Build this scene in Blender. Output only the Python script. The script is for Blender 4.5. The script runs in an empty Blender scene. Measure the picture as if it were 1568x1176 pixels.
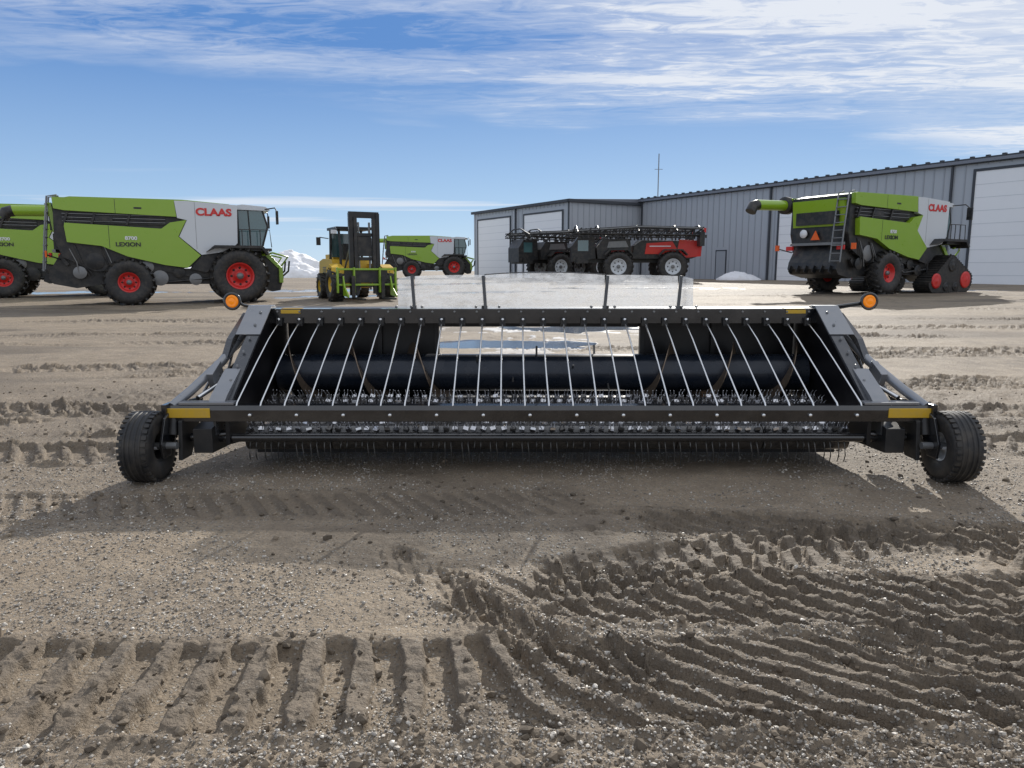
import bpy, bmesh, math, numpy as np, random
from mathutils import Vector, Matrix, Euler
random.seed(4); rng=np.random.default_rng(7)
scene=bpy.context.scene
scene.view_settings.view_transform='Standard'
try: scene.view_settings.look='None'
except Exception: pass
scene.view_settings.exposure=0
R=math.radians

# ------------------------------------------------------------ materials
def mat(name,col,rough=.5,metal=0,var=.12,scale=6,bump=0.0,dust=0.0,spec=.5,coat=0,dustcol=(.26,.21,.15,1)):
    m=bpy.data.materials.new(name); m.use_nodes=True
    n=m.node_tree.nodes; l=m.node_tree.links; p=n['Principled BSDF']
    p.inputs['Roughness'].default_value=rough; p.inputs['Metallic'].default_value=metal
    p.inputs['Specular IOR Level'].default_value=spec; p.inputs['Coat Weight'].default_value=coat
    tc=n.new('ShaderNodeTexCoord'); nz=n.new('ShaderNodeTexNoise'); nz.inputs['Scale'].default_value=scale
    nz.inputs['Detail'].default_value=6; nz.inputs['Roughness'].default_value=.65
    l.new(tc.outputs['Object'],nz.inputs['Vector'])
    mx=n.new('ShaderNodeMix'); mx.data_type='RGBA'
    mx.inputs['A'].default_value=(*[c*(1-var) for c in col],1); mx.inputs['B'].default_value=(*[min(1,c*(1+var)) for c in col],1)
    l.new(nz.outputs['Fac'],mx.inputs['Factor'])
    out=mx.outputs['Result']
    if dust>0:
        r=n.new('ShaderNodeMapRange'); r.inputs['From Min'].default_value=.42; r.inputs['From Max'].default_value=.72
        r.inputs['To Max'].default_value=dust
        l.new(nz.outputs['Fac'],r.inputs['Value'])
        m2=n.new('ShaderNodeMix'); m2.data_type='RGBA'; m2.inputs['B'].default_value=dustcol
        l.new(r.outputs['Result'],m2.inputs['Factor']); l.new(out,m2.inputs['A']); out=m2.outputs['Result']
    l.new(out,p.inputs['Base Color'])
    rr=n.new('ShaderNodeMapRange'); rr.inputs['To Min'].default_value=max(0,rough-.08); rr.inputs['To Max'].default_value=min(1,rough+.12)
    l.new(nz.outputs['Fac'],rr.inputs['Value']); l.new(rr.outputs['Result'],p.inputs['Roughness'])
    if bump>0:
        b=n.new('ShaderNodeBump'); b.inputs['Strength'].default_value=bump; b.inputs['Distance'].default_value=.02
        l.new(nz.outputs['Fac'],b.inputs['Height']); l.new(b.outputs['Normal'],p.inputs['Normal'])
    return m
M={}
M['black']=mat('black_paint',(.010,.011,.014),.16,0,.3,5,dust=.07,spec=.7,coat=.5)
M['blackm']=mat('black_matte_frame',(.010,.011,.013),.42,0,.3,4,dust=.10)
M['inner']=mat('black_sheet_inner',(.005,.005,.007),.4,0,.3,4,dust=.02)
M['plate']=mat('worn_grey_plate',(.27,.28,.30),.28,.55,.25,7,dust=.15)
M['plate2']=mat('dark_grey_plate',(.085,.09,.10),.26,.4,.25,7,dust=.12)
M['steel']=mat('bright_steel',(.72,.72,.72),.2,1,.1,20)
M['belt']=mat('draper_belt_rubber',(.02,.02,.022),.12,0,.3,14,dust=.15,bump=.35,spec=1.0,coat=.4)
M['tine']=mat('tine_shiny',(.58,.58,.60),.12,.95,.2,20)
M['tined']=mat('tine_worn_steel',(.13,.125,.12),.3,.6,.2,20)
M['auger']=mat('auger_paint',(.012,.018,.03),.25,.2,.3,5,dust=.06)
M['flight']=mat('auger_flighting',(.20,.15,.11),.35,.6,.3,8)
M['rubber']=mat('tyre_rubber',(.017,.017,.018),.55,0,.3,9,dust=.18,bump=.15)
M['yellow']=mat('yellow_reflector',(.60,.37,.02),.4,0,.08,20,dust=.25)
M['white']=mat('white_paint',(.75,.76,.78),.4,0,.06,5)
M['green']=mat('green_paint',(.25,.42,.018),.28,0,.08,2,dust=.07,coat=.4)
M['silver']=mat('silver_grey_paint',(.62,.65,.68),.3,0,.05,2,dust=.04,coat=.3)
M['red']=mat('red_paint',(.62,.018,.015),.35,0,.1,4,dust=.05,coat=.2)
M['dark']=mat('dark_machinery',(.016,.017,.019),.4,.1,.5,4,dust=.18,bump=.3)
M['mgrey']=mat('machinery_grey',(.20,.205,.21),.35,.4,.3,5,dust=.2)
M['glass']=mat('tinted_cab_glass',(.06,.13,.14),.04,0,.1,3,spec=1,coat=.5)
M['ylift']=mat('forklift_yellow',(.66,.42,.02),.45,0,.15,3,dust=.2)
M['siding']=mat('metal_siding',(.42,.445,.48),.42,.1,.05,.7)
M['sidingrib']=mat('metal_siding_rib',(.34,.365,.40),.42,.1,.05,.7)
M['trim']=mat('dark_trim',(.045,.05,.06),.5,0,.1,2)
M['door']=mat('overhead_door_white',(.88,.89,.91),.45,0,.03,1)
M['doorline']=mat('overhead_door_joint',(.64,.66,.69),.5,0,.03,1)
M['roof']=mat('metal_roof',(.2,.21,.24),.4,.3,.1,1)
M['snow']=mat('dirty_snow',(.88,.88,.90),.8,0,.08,1.0,bump=.5,dust=.45,dustcol=(.45,.41,.35,1))
M['orange']=mat('orange_marker',(.8,.12,.01),.5,0,.05,5)
m=mat('amber_lens',(.85,.24,.008),.12,0,.35,60); M['amber']=m
p=m.node_tree.nodes['Principled BSDF']; p.inputs['Emission Color'].default_value=(1,.26,.01,1); p.inputs['Emission Strength'].default_value=.3
def clear(name):
    m=bpy.data.materials.new(name); m.use_nodes=True; n=m.node_tree.nodes; l=m.node_tree.links
    n.remove(n['Principled BSDF']); o=n['Material Output']
    tr=n.new('ShaderNodeBsdfTransparent'); tr.inputs['Color'].default_value=(.93,.94,.95,1)
    df=n.new('ShaderNodeBsdfDiffuse'); df.inputs['Color'].default_value=(.75,.76,.78,1)
    tl=n.new('ShaderNodeBsdfTranslucent'); tl.inputs['Color'].default_value=(.78,.79,.81,1)
    gl=n.new('ShaderNodeBsdfGlossy'); gl.inputs['Roughness'].default_value=.12
    tc=n.new('ShaderNodeTexCoord'); mp=n.new('ShaderNodeMapping'); mp.inputs['Scale'].default_value=(1.3,1,3.0)
    nz=n.new('ShaderNodeTexNoise'); nz.inputs['Scale'].default_value=4; nz.inputs['Detail'].default_value=9; nz.inputs['Roughness'].default_value=.75
    l.new(tc.outputs['Object'],mp.inputs['Vector']); l.new(mp.outputs['Vector'],nz.inputs['Vector'])
    r=n.new('ShaderNodeMapRange'); r.inputs['From Min'].default_value=.35; r.inputs['From Max'].default_value=.68
    r.inputs['To Min'].default_value=.12; r.inputs['To Max'].default_value=.52; l.new(nz.outputs['Fac'],r.inputs['Value'])
    a=n.new('ShaderNodeMixShader'); a.inputs[0].default_value=.6; l.new(df.outputs[0],a.inputs[1]); l.new(tl.outputs[0],a.inputs[2])
    b=n.new('ShaderNodeMixShader'); l.new(r.outputs[0],b.inputs[0]); l.new(tr.outputs[0],b.inputs[1]); l.new(a.outputs[0],b.inputs[2])
    c=n.new('ShaderNodeMixShader'); c.inputs[0].default_value=.06; l.new(b.outputs[0],c.inputs[1]); l.new(gl.outputs[0],c.inputs[2])
    l.new(c.outputs[0],o.inputs['Surface']); return m
M['clear']=clear('clear_polycarbonate')

# ------------------------------------------------------------ lettering meshes (made first, reused)
TXT={}
for s_,sz,off in(('CLAAS',.36,.016),('LEXION',.20,.006),('8700',.17,.006)):
    c=bpy.data.curves.new(s_,'FONT'); c.body=s_; c.size=sz; c.offset=off; c.extrude=.004; c.align_x='CENTER'
    o=bpy.data.objects.new('tmp',c); scene.collection.objects.link(o)
    TXT[s_]=bpy.data.meshes.new_from_object(o.evaluated_get(bpy.context.evaluated_depsgraph_get())); bpy.data.objects.remove(o)
def text(s,parent,loc,rot,k,name):
    me=TXT[s]; me.materials.clear(); me.materials.append(M[k])
    ob=bpy.data.objects.new(name,me); scene.collection.objects.link(ob); ob.parent=parent; ob.location=loc; ob.rotation_euler=rot; ob.scale=(1.15,1,1)

# ------------------------------------------------------------ builder
class B:
    def __init__(s): s.v=[];s.f=[];s.m=[];s.s=[];s.mats=[]
    def mi(s,k):
        if k not in s.mats: s.mats.append(k)
        return s.mats.index(k)
    def add(s,vs,fs,k,smooth=False):
        o=len(s.v); i=s.mi(k); s.v+= [tuple(v) for v in vs]
        for f in fs:
            s.f.append([a+o for a in f]); s.m.append(i); s.s.append(smooth)
    def box(s,c,sz,k,rot=None):
        x,y,z=[a/2 for a in sz]; vs=[Vector((a,b,d)) for a in(-x,x) for b in(-y,y) for d in(-z,z)]
        if rot: 
            e=Euler(rot).to_matrix(); vs=[e@v for v in vs]
        vs=[v+Vector(c) for v in vs]
        s.add(vs,[(0,1,3,2),(4,6,7,5),(0,4,5,1),(2,3,7,6),(0,2,6,4),(1,5,7,3)],k)
    def bb(s,a,b,k): s.box([(p+q)/2 for p,q in zip(a,b)],[abs(q-p) for p,q in zip(a,b)],k)
    def prism(s,poly,axis,a,b,k):
        n=len(poly); mk={'x':lambda p,t:(t,p[0],p[1]),'y':lambda p,t:(p[0],t,p[1]),'z':lambda p,t:(p[0],p[1],t)}[axis]
        vs=[mk(p,a) for p in poly]+[mk(p,b) for p in poly]
        s.add(vs,[list(range(n)),list(range(2*n-1,n-1,-1))]+[(i,(i+1)%n,n+(i+1)%n,n+i) for i in range(n)],k)
    def tube(s,pts,r,k,seg=10,cap=True):
        pts=[Vector(p) for p in pts]; n=len(pts); vs=[]
        up=None
        for i,p in enumerate(pts):
            d=(pts[min(i+1,n-1)]-pts[max(i-1,0)]).normalized()
            if up is None: up=Vector((0,0,1)) if abs(d.z)<.9 else Vector((0,1,0))
            a=d.cross(up).normalized(); b=a.cross(d).normalized()
            rr=r[i] if isinstance(r,(list,tuple)) else r
            for j in range(seg):
                t=2*math.pi*j/seg; vs.append(p+a*math.cos(t)*rr+b*math.sin(t)*rr)
        fs=[(i*seg+j,i*seg+(j+1)%seg,(i+1)*seg+(j+1)%seg,(i+1)*seg+j) for i in range(n-1) for j in range(seg)]
        s.add(vs,fs,k,True)
        if cap:
            s.add(vs[:seg],[list(range(seg))],k); s.add(vs[-seg:],[list(range(seg))],k)
    def lathe(s,c,prof,k,axis='y',seg=32,smooth=True):
        vs=[]
        for r,h in prof:
            for j in range(seg):
                t=2*math.pi*j/seg; a,b=r*math.cos(t),r*math.sin(t)
                o={'y':(a,h,b),'x':(h,a,b),'z':(a,b,h)}[axis]; vs.append((c[0]+o[0],c[1]+o[1],c[2]+o[2]))
        n=len(prof)
        s.add(vs,[(i*seg+j,i*seg+(j+1)%seg,(i+1)*seg+(j+1)%seg,(i+1)*seg+j) for i in range(n-1) for j in range(seg)],k,smooth)
    def obj(s,name,parent=None,bevel=0):
        me=bpy.data.meshes.new(name); me.from_pydata(s.v,[],s.f)
        for k in s.mats: me.materials.append(M[k])
        me.polygons.foreach_set('material_index',s.m); me.polygons.foreach_set('use_smooth',s.s)
        bm=bmesh.new(); bm.from_mesh(me); bmesh.ops.recalc_face_normals(bm,faces=bm.faces); bm.to_mesh(me); bm.free()
        ob=bpy.data.objects.new(name,me); scene.collection.objects.link(ob)
        if parent: ob.parent=parent
        if bevel:
            b=ob.modifiers.new('bevel','BEVEL'); b.width=bevel; b.segments=2; b.limit_method='ANGLE'; b.angle_limit=R(50)
        return ob
def empty(name,loc=(0,0,0),rz=0,sc=1):
    e=bpy.data.objects.new(name,None); scene.collection.objects.link(e); e.location=loc; e.rotation_euler=(0,0,rz); e.scale=(sc,sc,sc); e.empty_display_size=.3; return e
def wheel(b,c,r,w,rim,kt='rubber',kr='red',lugs=22,axis='y',lh=.03,seg=40,hub='mgrey'):
    P=[(rim,-w*.38),(rim*1.12,-w*.47),(r*.8,-w*.5),(r*.93,-w*.46),(r*.985,-w*.34),(r,-w*.15),(r,w*.15),(r*.985,w*.34),(r*.93,w*.46),(r*.8,w*.5),(rim*1.12,w*.47),(rim,w*.38)]
    b.lathe(c,P,kt,axis,seg)
    for sg in(-1,1):
        b.lathe(c,[(rim,sg*w*.40),(rim*.92,sg*w*.40),(rim*.86,sg*w*.2),(rim*.45,sg*w*.12),(rim*.40,sg*w*.2),(0.001,sg*w*.2)],kr,axis,seg)
        b.lathe(c,[(rim*.25,sg*w*.2),(rim*.24,sg*w*.34),(0.001,sg*w*.34)],hub,axis,14)
        if axis=='y' and r>.7:
            for i in range(8):
                t=2*math.pi*i/8; b.lathe((c[0]+rim*.62*math.cos(t),c[1]+sg*w*.155,c[2]+rim*.62*math.sin(t)),[(rim*.09,-.01*1),(rim*.09,.012*sg),(.001,.014*sg)],'dark','y',8)
    if lugs:
        for i in range(lugs):
            for sg in(-1,1):
                t=2*math.pi*(i+(.5 if sg>0 else 0))/lugs
                a=(c[0]+(r+lh*.2)*math.cos(t),c[1]+sg*w*.24,c[2]+(r+lh*.2)*math.sin(t))
                m=Matrix.Rotation(-t,3,'Y')@Matrix.Rotation(sg*R(32),3,'X')
                x,y,z=lh*.9,w*.26,r*.045
                vs=[m@Vector((p,q,s_))+Vector(a) for p in(-x,x) for q in(-y,y) for s_ in(-z,z)]
                b.add(vs,[(0,1,3,2),(4,6,7,5),(0,4,5,1),(2,3,7,6),(0,2,6,4),(1,5,7,3)],kt)

# ------------------------------------------------------------ ground
tab=rng.random((256,256))
def vn(x,y,sc,seed=0):
    x=x/sc+seed*17.31; y=y/sc+seed*9.77
    xi=np.floor(x).astype(np.int64); yi=np.floor(y).astype(np.int64); fx=x-xi; fy=y-yi
    fx=fx*fx*(3-2*fx); fy=fy*fy*(3-2*fy)
    a=tab[xi&255,yi&255];b=tab[(xi+1)&255,yi&255];c=tab[xi&255,(yi+1)&255];d=tab[(xi+1)&255,(yi+1)&255]
    return (a*(1-fx)+b*fx)*(1-fy)+(c*(1-fx)+d*fx)*fy-.5
def fbm(x,y,sc,oct=3,seed=0,g=.55):
    r=0;a=1
    for o in range(oct): r=r+a*vn(x+y*.31*o,y-x*.27*o,sc/2**o,seed+o); a*=g
    return r
def ss(a,b,x):
    t=np.clip((x-a)/(b-a),0,1); return t*t*(3-2*t)
def base_h(x,y):
    r=np.interp(y,[8,28,48,70],[0,.40,.6,.65]); l=np.interp(y,[8,27,60,75],[0,.155,.6,.65])
    k=ss(-12,6,x); return l*(1-k)+r*k
def tracks(x,y):
    h=np.zeros_like(x); w=np.zeros_like(x)
    def tr(y0,a,c,x0,width,pitch,k,depth,xa,xb,chev=False,rough=.010,duty=.62,seed=1,soft=.09,berm=.018,crumb=.4,tb=1.0,gate=0):
        nonlocal h,w
        yc=y0+a*(x-x0)+c*(x-x0)**2
        sel=(np.abs(y-yc)<width*.5*np.sqrt(1+(np.abs(a)+2*abs(c)*4)**2)+.35)&(x>xa-.8)&(x<xb+.8)
        if not sel.any(): return
        X_,Y_=x[sel],y[sel]; yc=yc[sel]
        wob=fbm(X_,Y_,.25,3,seed)
        d=(Y_-yc)/np.sqrt(1+(a+2*c*(X_-x0))**2)+wob*.03
        env=ss(xa-.3,xa+.3,X_+wob*.5)*(1-ss(xb-.3,xb+.3,X_+wob*.5))
        if gate: env=env*ss(-.1,.3,fbm(X_,Y_,2.2,2,seed+11)+gate-.5)
        ph=(X_*np.sqrt(1+a*a)+(k(X_) if callable(k) else k)*(np.abs(d) if chev else d))/pitch+vn(X_,Y_,.45,seed+3)*.28
        if chev: ph=ph+.5*(d>0)
        tri=np.abs((ph%1)-.5)*2
        bar=ss(duty-soft,duty+soft,tri+.22*fbm(X_,Y_,.07,2,seed+6))
        ins=1-ss(width*.5-.018,width*.5+.018,np.abs(d))
        be=np.exp(-((np.abs(d)-width*.5-.035)/.035)**2)
        jag=.5+1.2*fbm(X_,Y_,.10,3,seed+5)
        lump=.85+.5*fbm(X_,Y_,.35,2,seed+13)
        hh=ins*(-depth+bar*depth*tb*lump*(1+crumb*1.1*fbm(X_,Y_,.09,2,seed+9)))+be*berm*jag+(ins*bar+be)*rough*fbm(X_,Y_,.035,3,seed+7)
        h[sel]+=env*hh; w[sel]=np.maximum(w[sel],env*np.clip(ins*(.30+.6*bar)+be*.5,0,1))
    tr(2.20,.02,.0,0,.52,.165,lambda X:.12+1.3*ss(-.3,.6,X),.030,-9,1.4,seed=1,duty=.56,tb=1.75)
    tr(2.24,.06,.0,1.2,.58,.165,1.25,.042,1.2,9,seed=5,duty=.54,rough=.025,tb=1.5)
    tr(2.82,-.06,.0,1,.48,.175,1.15,.042,.05,9,seed=12,duty=.52,rough=.022,tb=1.4)
    tr(3.18,.30,.02,.8,.40,.135,.1,.034,.15,2.1,seed=23,chev=True,duty=.54,tb=1.3)
    tr(3.62,-.14,.0,1.5,.36,.16,1.0,.028,.5,5,seed=31,rough=.02,tb=1.3)
    tr(2.78,-1.1,.3,-.15,.16,.15,1.0,.035,-.35,.45,seed=36,rough=.05)
    tr(4.0,.03,.0,-1.5,.42,.13,.6,.016,-5,.3,seed=44)
    tr(3.15,-.13,.0,3.6,.42,.16,-.8,.034,2.4,8,seed=47,rough=.02)
    tr(5.2,-.06,.0,-4,.55,.2,.7,.038,-12,-2.9,seed=53,rough=.03,berm=.035,gate=.75)
    tr(6.1,.03,.0,-4,.6,.2,.7,.042,-14,-2.6,seed=59,rough=.045,berm=.05,gate=.85)
    tr(6.9,-.03,.0,-5,.5,.2,.7,.038,-14,-2.4,seed=60,rough=.04,berm=.04,gate=.65)
    tr(5.5,.08,.0,4,.55,.2,-.7,.035,3.4,12,seed=61,rough=.03,berm=.03,gate=.7)
    tr(6.9,-.04,.0,4,.5,.2,-.7,.03,3.1,12,seed=63,rough=.03,berm=.03,gate=.65)
    for i,yy in enumerate([7.8,8.9,10.1,11.6,13.2,15,17.5,20,23,27]):
        tr(yy,[.05,-.07,.1,-.03,.06][i%5],[.004,-.003,.0][i%3],[-3,3][i%2],.5,.22,.7*(-1)**i,.030,-32+2*i,32-2*i,seed=70+4*i,rough=.035,berm=.038,gate=.55)
    return h,w
def ground_h(x,y):
    h=base_h(x,y); th,w=tracks(x,y)
    near=1-ss(25,45,y)
    h=h+th*near
    h=h+fbm(x,y,1.3,3,90)*.03*near*ss(1,9,y)+fbm(x,y,.4,2,91)*.012*near
    f=(1-ss(7,12,y))*(1-.6*w)
    h=h+f*(fbm(x,y,.05,3,92,.65)*.0055)
    c1=ss(-.6,.9,x)*(1-ss(1.9,2.1,y))+.35*ss(.2,.8,x)*(1-ss(2.6,3.2,y))*ss(2.4,2.55,y); c1=np.clip(c1+.5*(1-ss(1.75,1.95,y)),0,1)
    patch=ss(-.15,.25,fbm(x,y,.8,2,96)); c1=c1*(.5+.5*patch)
    n=fbm(x,y,.10,4,95,.70)
    h=h+c1*.042*np.clip(n+.1,-.2,1)
    c2=(1-ss(-3.8,-2.4,x))*ss(4.0,4.8,y)*(1-ss(7,9,y))*ss(-.2,.2,fbm(x,y,1.5,2,99)); h=h+c2*.055*np.clip(fbm(x,y,.22,4,97,.68),-.1,1)
    c3=ss(2.8,4.2,x)*ss(4.2,5,y)*(1-ss(7,9,y))*ss(-.15,.25,fbm(x,y,1.5,2,89)); h=h+c3*.045*np.clip(fbm(x,y,.22,4,98,.68),-.1,1)
    fm=ss(6,9,y)*ss(.0,.34,fbm(x*.35,y*1.3,2.2,4,101))
    nm=(1-ss(6,9,y))*ss(.06,.4,fbm(x,y,1.1,4,105))*.4
    w=np.clip(np.maximum.reduce([w,.6*c1,c2*.9,c3*.7,fm*.85,nm]),0,1)
    return h,w
ys=[-25,-12,-5,-2,0,.7,1.0,1.2]; y=1.3
while y<700: ys.append(y); y+=.0023*y**1.35
ys+= [900,1400,2500]; ys=np.array(ys)
NC=1401; u=np.linspace(-1,1,NC)
hw=.85*np.maximum(ys,1.3)+1.9
X=hw[:,None]*u[None,:]+np.sign(u)*np.clip((np.abs(u)-.97)/.03,0,1)[None,:]*(25+ys.clip(0)*1.0)[:,None]
Y=np.repeat(ys[:,None],NC,1)
Z,W=ground_h(X,Y)
pud=np.zeros_like(X)
for (px,py,ax,ay) in [(.1,12.5,1.5,.5),(1.2,15.5,1.8,.8),(-.6,18.5,2,.9),(-7,31,3.5,1.4),(-9.5,38,5,2.0),(-5,47,4,2.5),(18,33,4,.8),(-1.5,33,3,1.1),(6,36,5,1.2),(-22,36,5,1.5),(5,17,2,.3)]:
    d=np.sqrt(((X-px)/ax)**2+((Y-py)/ay)**2); s_=d<3
    dd=d[s_]+fbm(X[s_],Y[s_],.9,3,120)*1.3
    pud[s_]=np.maximum(pud[s_],1-ss(.65,1.0,dd))
Z=Z*(1-pud)+(base_h(X,Y)-.012)*pud
# thin broken ice seen behind the header opening
snw=ss(.10,.2,fbm(X,Y,.8,4,155,.65))*np.clip(1-np.sqrt(((X-.4)/2.2)**2+((Y-14.0)/3.2)**2),0,1)**.3*(pud<.05)
Z=Z+snw*.02
NR=len(ys); co=np.stack([X,Y,Z],-1).reshape(-1,3).astype(np.float32)
idx=np.arange(NR*NC).reshape(NR,NC)
q=np.stack([idx[:-1,:-1],idx[:-1,1:],idx[1:,1:],idx[1:,:-1]],-1).reshape(-1,4)
def npmesh(name,co,faces,k,attrs={},smooth=True):
    me=bpy.data.meshes.new(name); n=faces.shape[1]
    me.vertices.add(len(co)); me.vertices.foreach_set('co',co.ravel())
    me.loops.add(faces.size); me.loops.foreach_set('vertex_index',faces.ravel().astype(np.int32))
    me.polygons.add(len(faces)); me.polygons.foreach_set('loop_start',(np.arange(len(faces))*n).astype(np.int32))
    try: me.polygons.foreach_set('loop_total',np.full(len(faces),n,np.int32))
    except Exception: pass
    me.polygons.foreach_set('use_smooth',np.full(len(faces),smooth))
    me.update(calc_edges=True)
    for a,v in attrs.items():
        at=me.attributes.new(a,'FLOAT','POINT'); at.data.foreach_set('value',v.astype(np.float32).ravel())
    me.materials.append(M[k]); o=bpy.data.objects.new(name,me); scene.collection.objects.link(o); return o
m=bpy.data.materials.new('mud_and_gravel'); m.use_nodes=True; M['ground']=m
n=m.node_tree.nodes; l=m.node_tree.links; p=n['Principled BSDF']
geo=n.new('ShaderNodeNewGeometry')
def noise(sc,det=6,ro=.6):
    z=n.new('ShaderNodeTexNoise'); z.inputs['Scale'].default_value=sc; z.inputs['Detail'].default_value=det; z.inputs['Roughness'].default_value=ro
    l.new(geo.outputs['Position'],z.inputs['Vector']); return z
def mr(src,a,b,c=0,d=1):
    z=n.new('ShaderNodeMapRange'); z.inputs[1].default_value=a; z.inputs[2].default_value=b; z.inputs[3].default_value=c; z.inputs[4].default_value=d
    l.new(src,z.inputs[0]); return z.outputs[0]
def mix(f,a,b,mode='MIX'):
    z=n.new('ShaderNodeMix'); z.data_type='RGBA'; z.blend_type=mode
    if isinstance(f,float): z.inputs['Factor'].default_value=f
    else: l.new(f,z.inputs['Factor'])
    for s_,v in (('A',a),('B',b)):
        if isinstance(v,tuple): z.inputs[s_].default_value=(*v,1)
        else: l.new(v,z.inputs[s_])
    return z.outputs['Result']
def math_(op,a,b):
    z=n.new('ShaderNodeMath'); z.operation=op
    for i,v in enumerate((a,b)):
        if isinstance(v,(int,float)): z.inputs[i].default_value=v
        else: l.new(v,z.inputs[i])
    return z.outputs[0]
aw=n.new('ShaderNodeAttribute'); aw.attribute_name='moist'; ap=n.new('ShaderNodeAttribute'); ap.attribute_name='puddle'; an=n.new('ShaderNodeAttribute'); an.attribute_name='old_snow'
big=noise(.45,5,.6); med=noise(4,6,.65); fine=noise(60,4,.7)
c=mix(mr(big.outputs[0],.38,.62),(.285,.222,.155),(.19,.152,.112))
c=mix(mr(med.outputs[0],.38,.72),c,(.37,.292,.205))
c=mix(math_('MULTIPLY',aw.outputs['Fac'],mr(med.outputs[0],.3,.6,.55,1.0)),c,(.122,.096,.070))
vo=n.new('ShaderNodeTexVoronoi'); vo.inputs['Scale'].default_value=80; l.new(geo.outputs['Position'],vo.inputs['Vector'])
vc=n.new('ShaderNodeSeparateColor'); l.new(vo.outputs['Color'],vc.inputs[0])
peb=math_('MULTIPLY',math_('MULTIPLY',mr(vo.outputs['Distance'],.44,.36),mr(vc.outputs[0],.52,.56)),mr(med.outputs[0],.40,.58,.15,1))
peb=math_('MULTIPLY',peb,mr(aw.outputs['Fac'],.2,.9,1,.3))
pc=mix(vc.outputs[1],(.10,.09,.078),(.56,.515,.45))
c=mix(peb,c,pc)
c=mix(mr(fine.outputs[0],.38,.68,.0,.48),c,(.09,.071,.052))
c=mix(mr(ap.outputs['Fac'],.2,.8),c,(.05,.042,.034))
c=mix(math_('MULTIPLY',an.outputs['Fac'],mr(med.outputs[0],.3,.6,.6,1)),c,(.70,.69,.69))
l.new(c,p.inputs['Base Color'])
l.new(mr(ap.outputs['Fac'],.3,.9,.75,.10),p.inputs['Roughness'])
p.inputs['Specular IOR Level'].default_value=.35
hgt=math_('ADD',math_('MULTIPLY',peb,.9),math_('ADD',math_('MULTIPLY',fine.outputs[0],1.0),math_('MULTIPLY',noise(18,5,.7).outputs[0],1.4)))
bp=n.new('ShaderNodeBump'); bp.inputs['Distance'].default_value=.013; l.new(hgt,bp.inputs['Height'])
l.new(mr(ap.outputs['Fac'],.2,.7,.9,.03),bp.inputs['Strength']); l.new(bp.outputs['Normal'],p.inputs['Normal'])
npmesh('ground',co,q,'ground',{'moist':W,'puddle':pud,'old_snow':snw})

def attrmat(name,c0,c1,rough):
    m=bpy.data.materials.new(name); m.use_nodes=True; n=m.node_tree.nodes; l=m.node_tree.links; p=n['Principled BSDF']
    a=n.new('ShaderNodeAttribute'); a.attribute_name='tone'; r=n.new('ShaderNodeMix'); r.data_type='RGBA'
    r.inputs['A'].default_value=(*c0,1); r.inputs['B'].default_value=(*c1,1); l.new(a.outputs['Fac'],r.inputs['Factor'])
    z=n.new('ShaderNodeTexNoise'); z.inputs['Scale'].default_value=90; b=n.new('ShaderNodeBump'); b.inputs['Strength'].default_value=.5; b.inputs['Distance'].default_value=.004
    g=n.new('ShaderNodeNewGeometry'); l.new(g.outputs['Position'],z.inputs['Vector']); l.new(z.outputs[0],b.inputs['Height']); l.new(b.outputs[0],p.inputs['Normal'])
    l.new(r.outputs['Result'],p.inputs['Base Color']); p.inputs['Roughness'].default_value=rough; return m
M['stone']=attrmat('stone',(.13,.110,.088),(.56,.515,.45),.5)
M['clod']=attrmat('soil_clod',(.09,.070,.050),(.23,.182,.130),.9)
t=(1+5**.5)/2
ico=np.array([(-1,t,0),(1,t,0),(-1,-t,0),(1,-t,0),(0,-1,t),(0,1,t),(0,-1,-t),(0,1,-t),(t,0,-1),(t,0,1),(-t,0,-1),(-t,0,1)],float)/math.sqrt(1+t*t)
icf=np.array([(0,11,5),(0,5,1),(0,1,7),(0,7,10),(0,10,11),(1,5,9),(5,11,4),(11,10,2),(10,7,6),(7,1,8),(3,9,4),(3,4,2),(3,2,6),(3,6,8),(3,8,9),(4,9,5),(2,4,11),(6,2,10),(8,6,7),(9,8,1)])
def scatter(name,x,y,size,k,flat=.7,sink=.3):
    N=len(x); z,_=ground_h(x,y)
    v=ico[None]*(1+.25*rng.standard_normal((N,12,1)).clip(-1.2,1.5)*.8)
    v=v*np.stack([np.ones(N),rng.uniform(.6,1,N),rng.uniform(.45,.9,N)*flat/.7],-1)[:,None,:]
    a=rng.uniform(0,6.28,N); ca,sa=np.cos(a)[:,None],np.sin(a)[:,None]
    tl=rng.uniform(-.5,.5,N); ct,st=np.cos(tl)[:,None],np.sin(tl)[:,None]
    vy=v[...,1]*ct-v[...,2]*st; vz=v[...,1]*st+v[...,2]*ct
    vx=v[...,0]*ca-vy*sa; vy=v[...,0]*sa+vy*ca
    P=np.stack([vx,vy,vz],-1)*size[:,None,None]+np.stack([x,y,z+size*sink],-1)[:,None,:]
    F=(icf[None]+(np.arange(N)*12)[:,None,None]).reshape(-1,3)
    npmesh(name,P.reshape(-1,3).astype(np.float32),F,k,{'tone':np.repeat(rng.random(N)**1.6,12)},smooth=False)
N=80000; yy=1.5*(6.5/1.5)**(rng.random(N)**.9); xx=rng.uniform(-1,1,N)*(.75*yy+.4)
_,w=ground_h(xx,yy)
dens=fbm(xx,yy,.9,3,140)+.35*rng.random(N)-.45*w*(yy>1.95)-.12*(np.abs(yy-2.2)<.26); kp=dens>-.03; xx,yy=xx[kp],yy[kp]
scatter('gravel',xx,yy,np.exp(rng.normal(-5.65,.42,len(xx))).clip(.002,.011),'stone')
N=13000; yy=1.5*(9/1.5)**rng.random(N); xx=rng.uniform(-1,1,N)*(.8*yy+.4)
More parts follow.
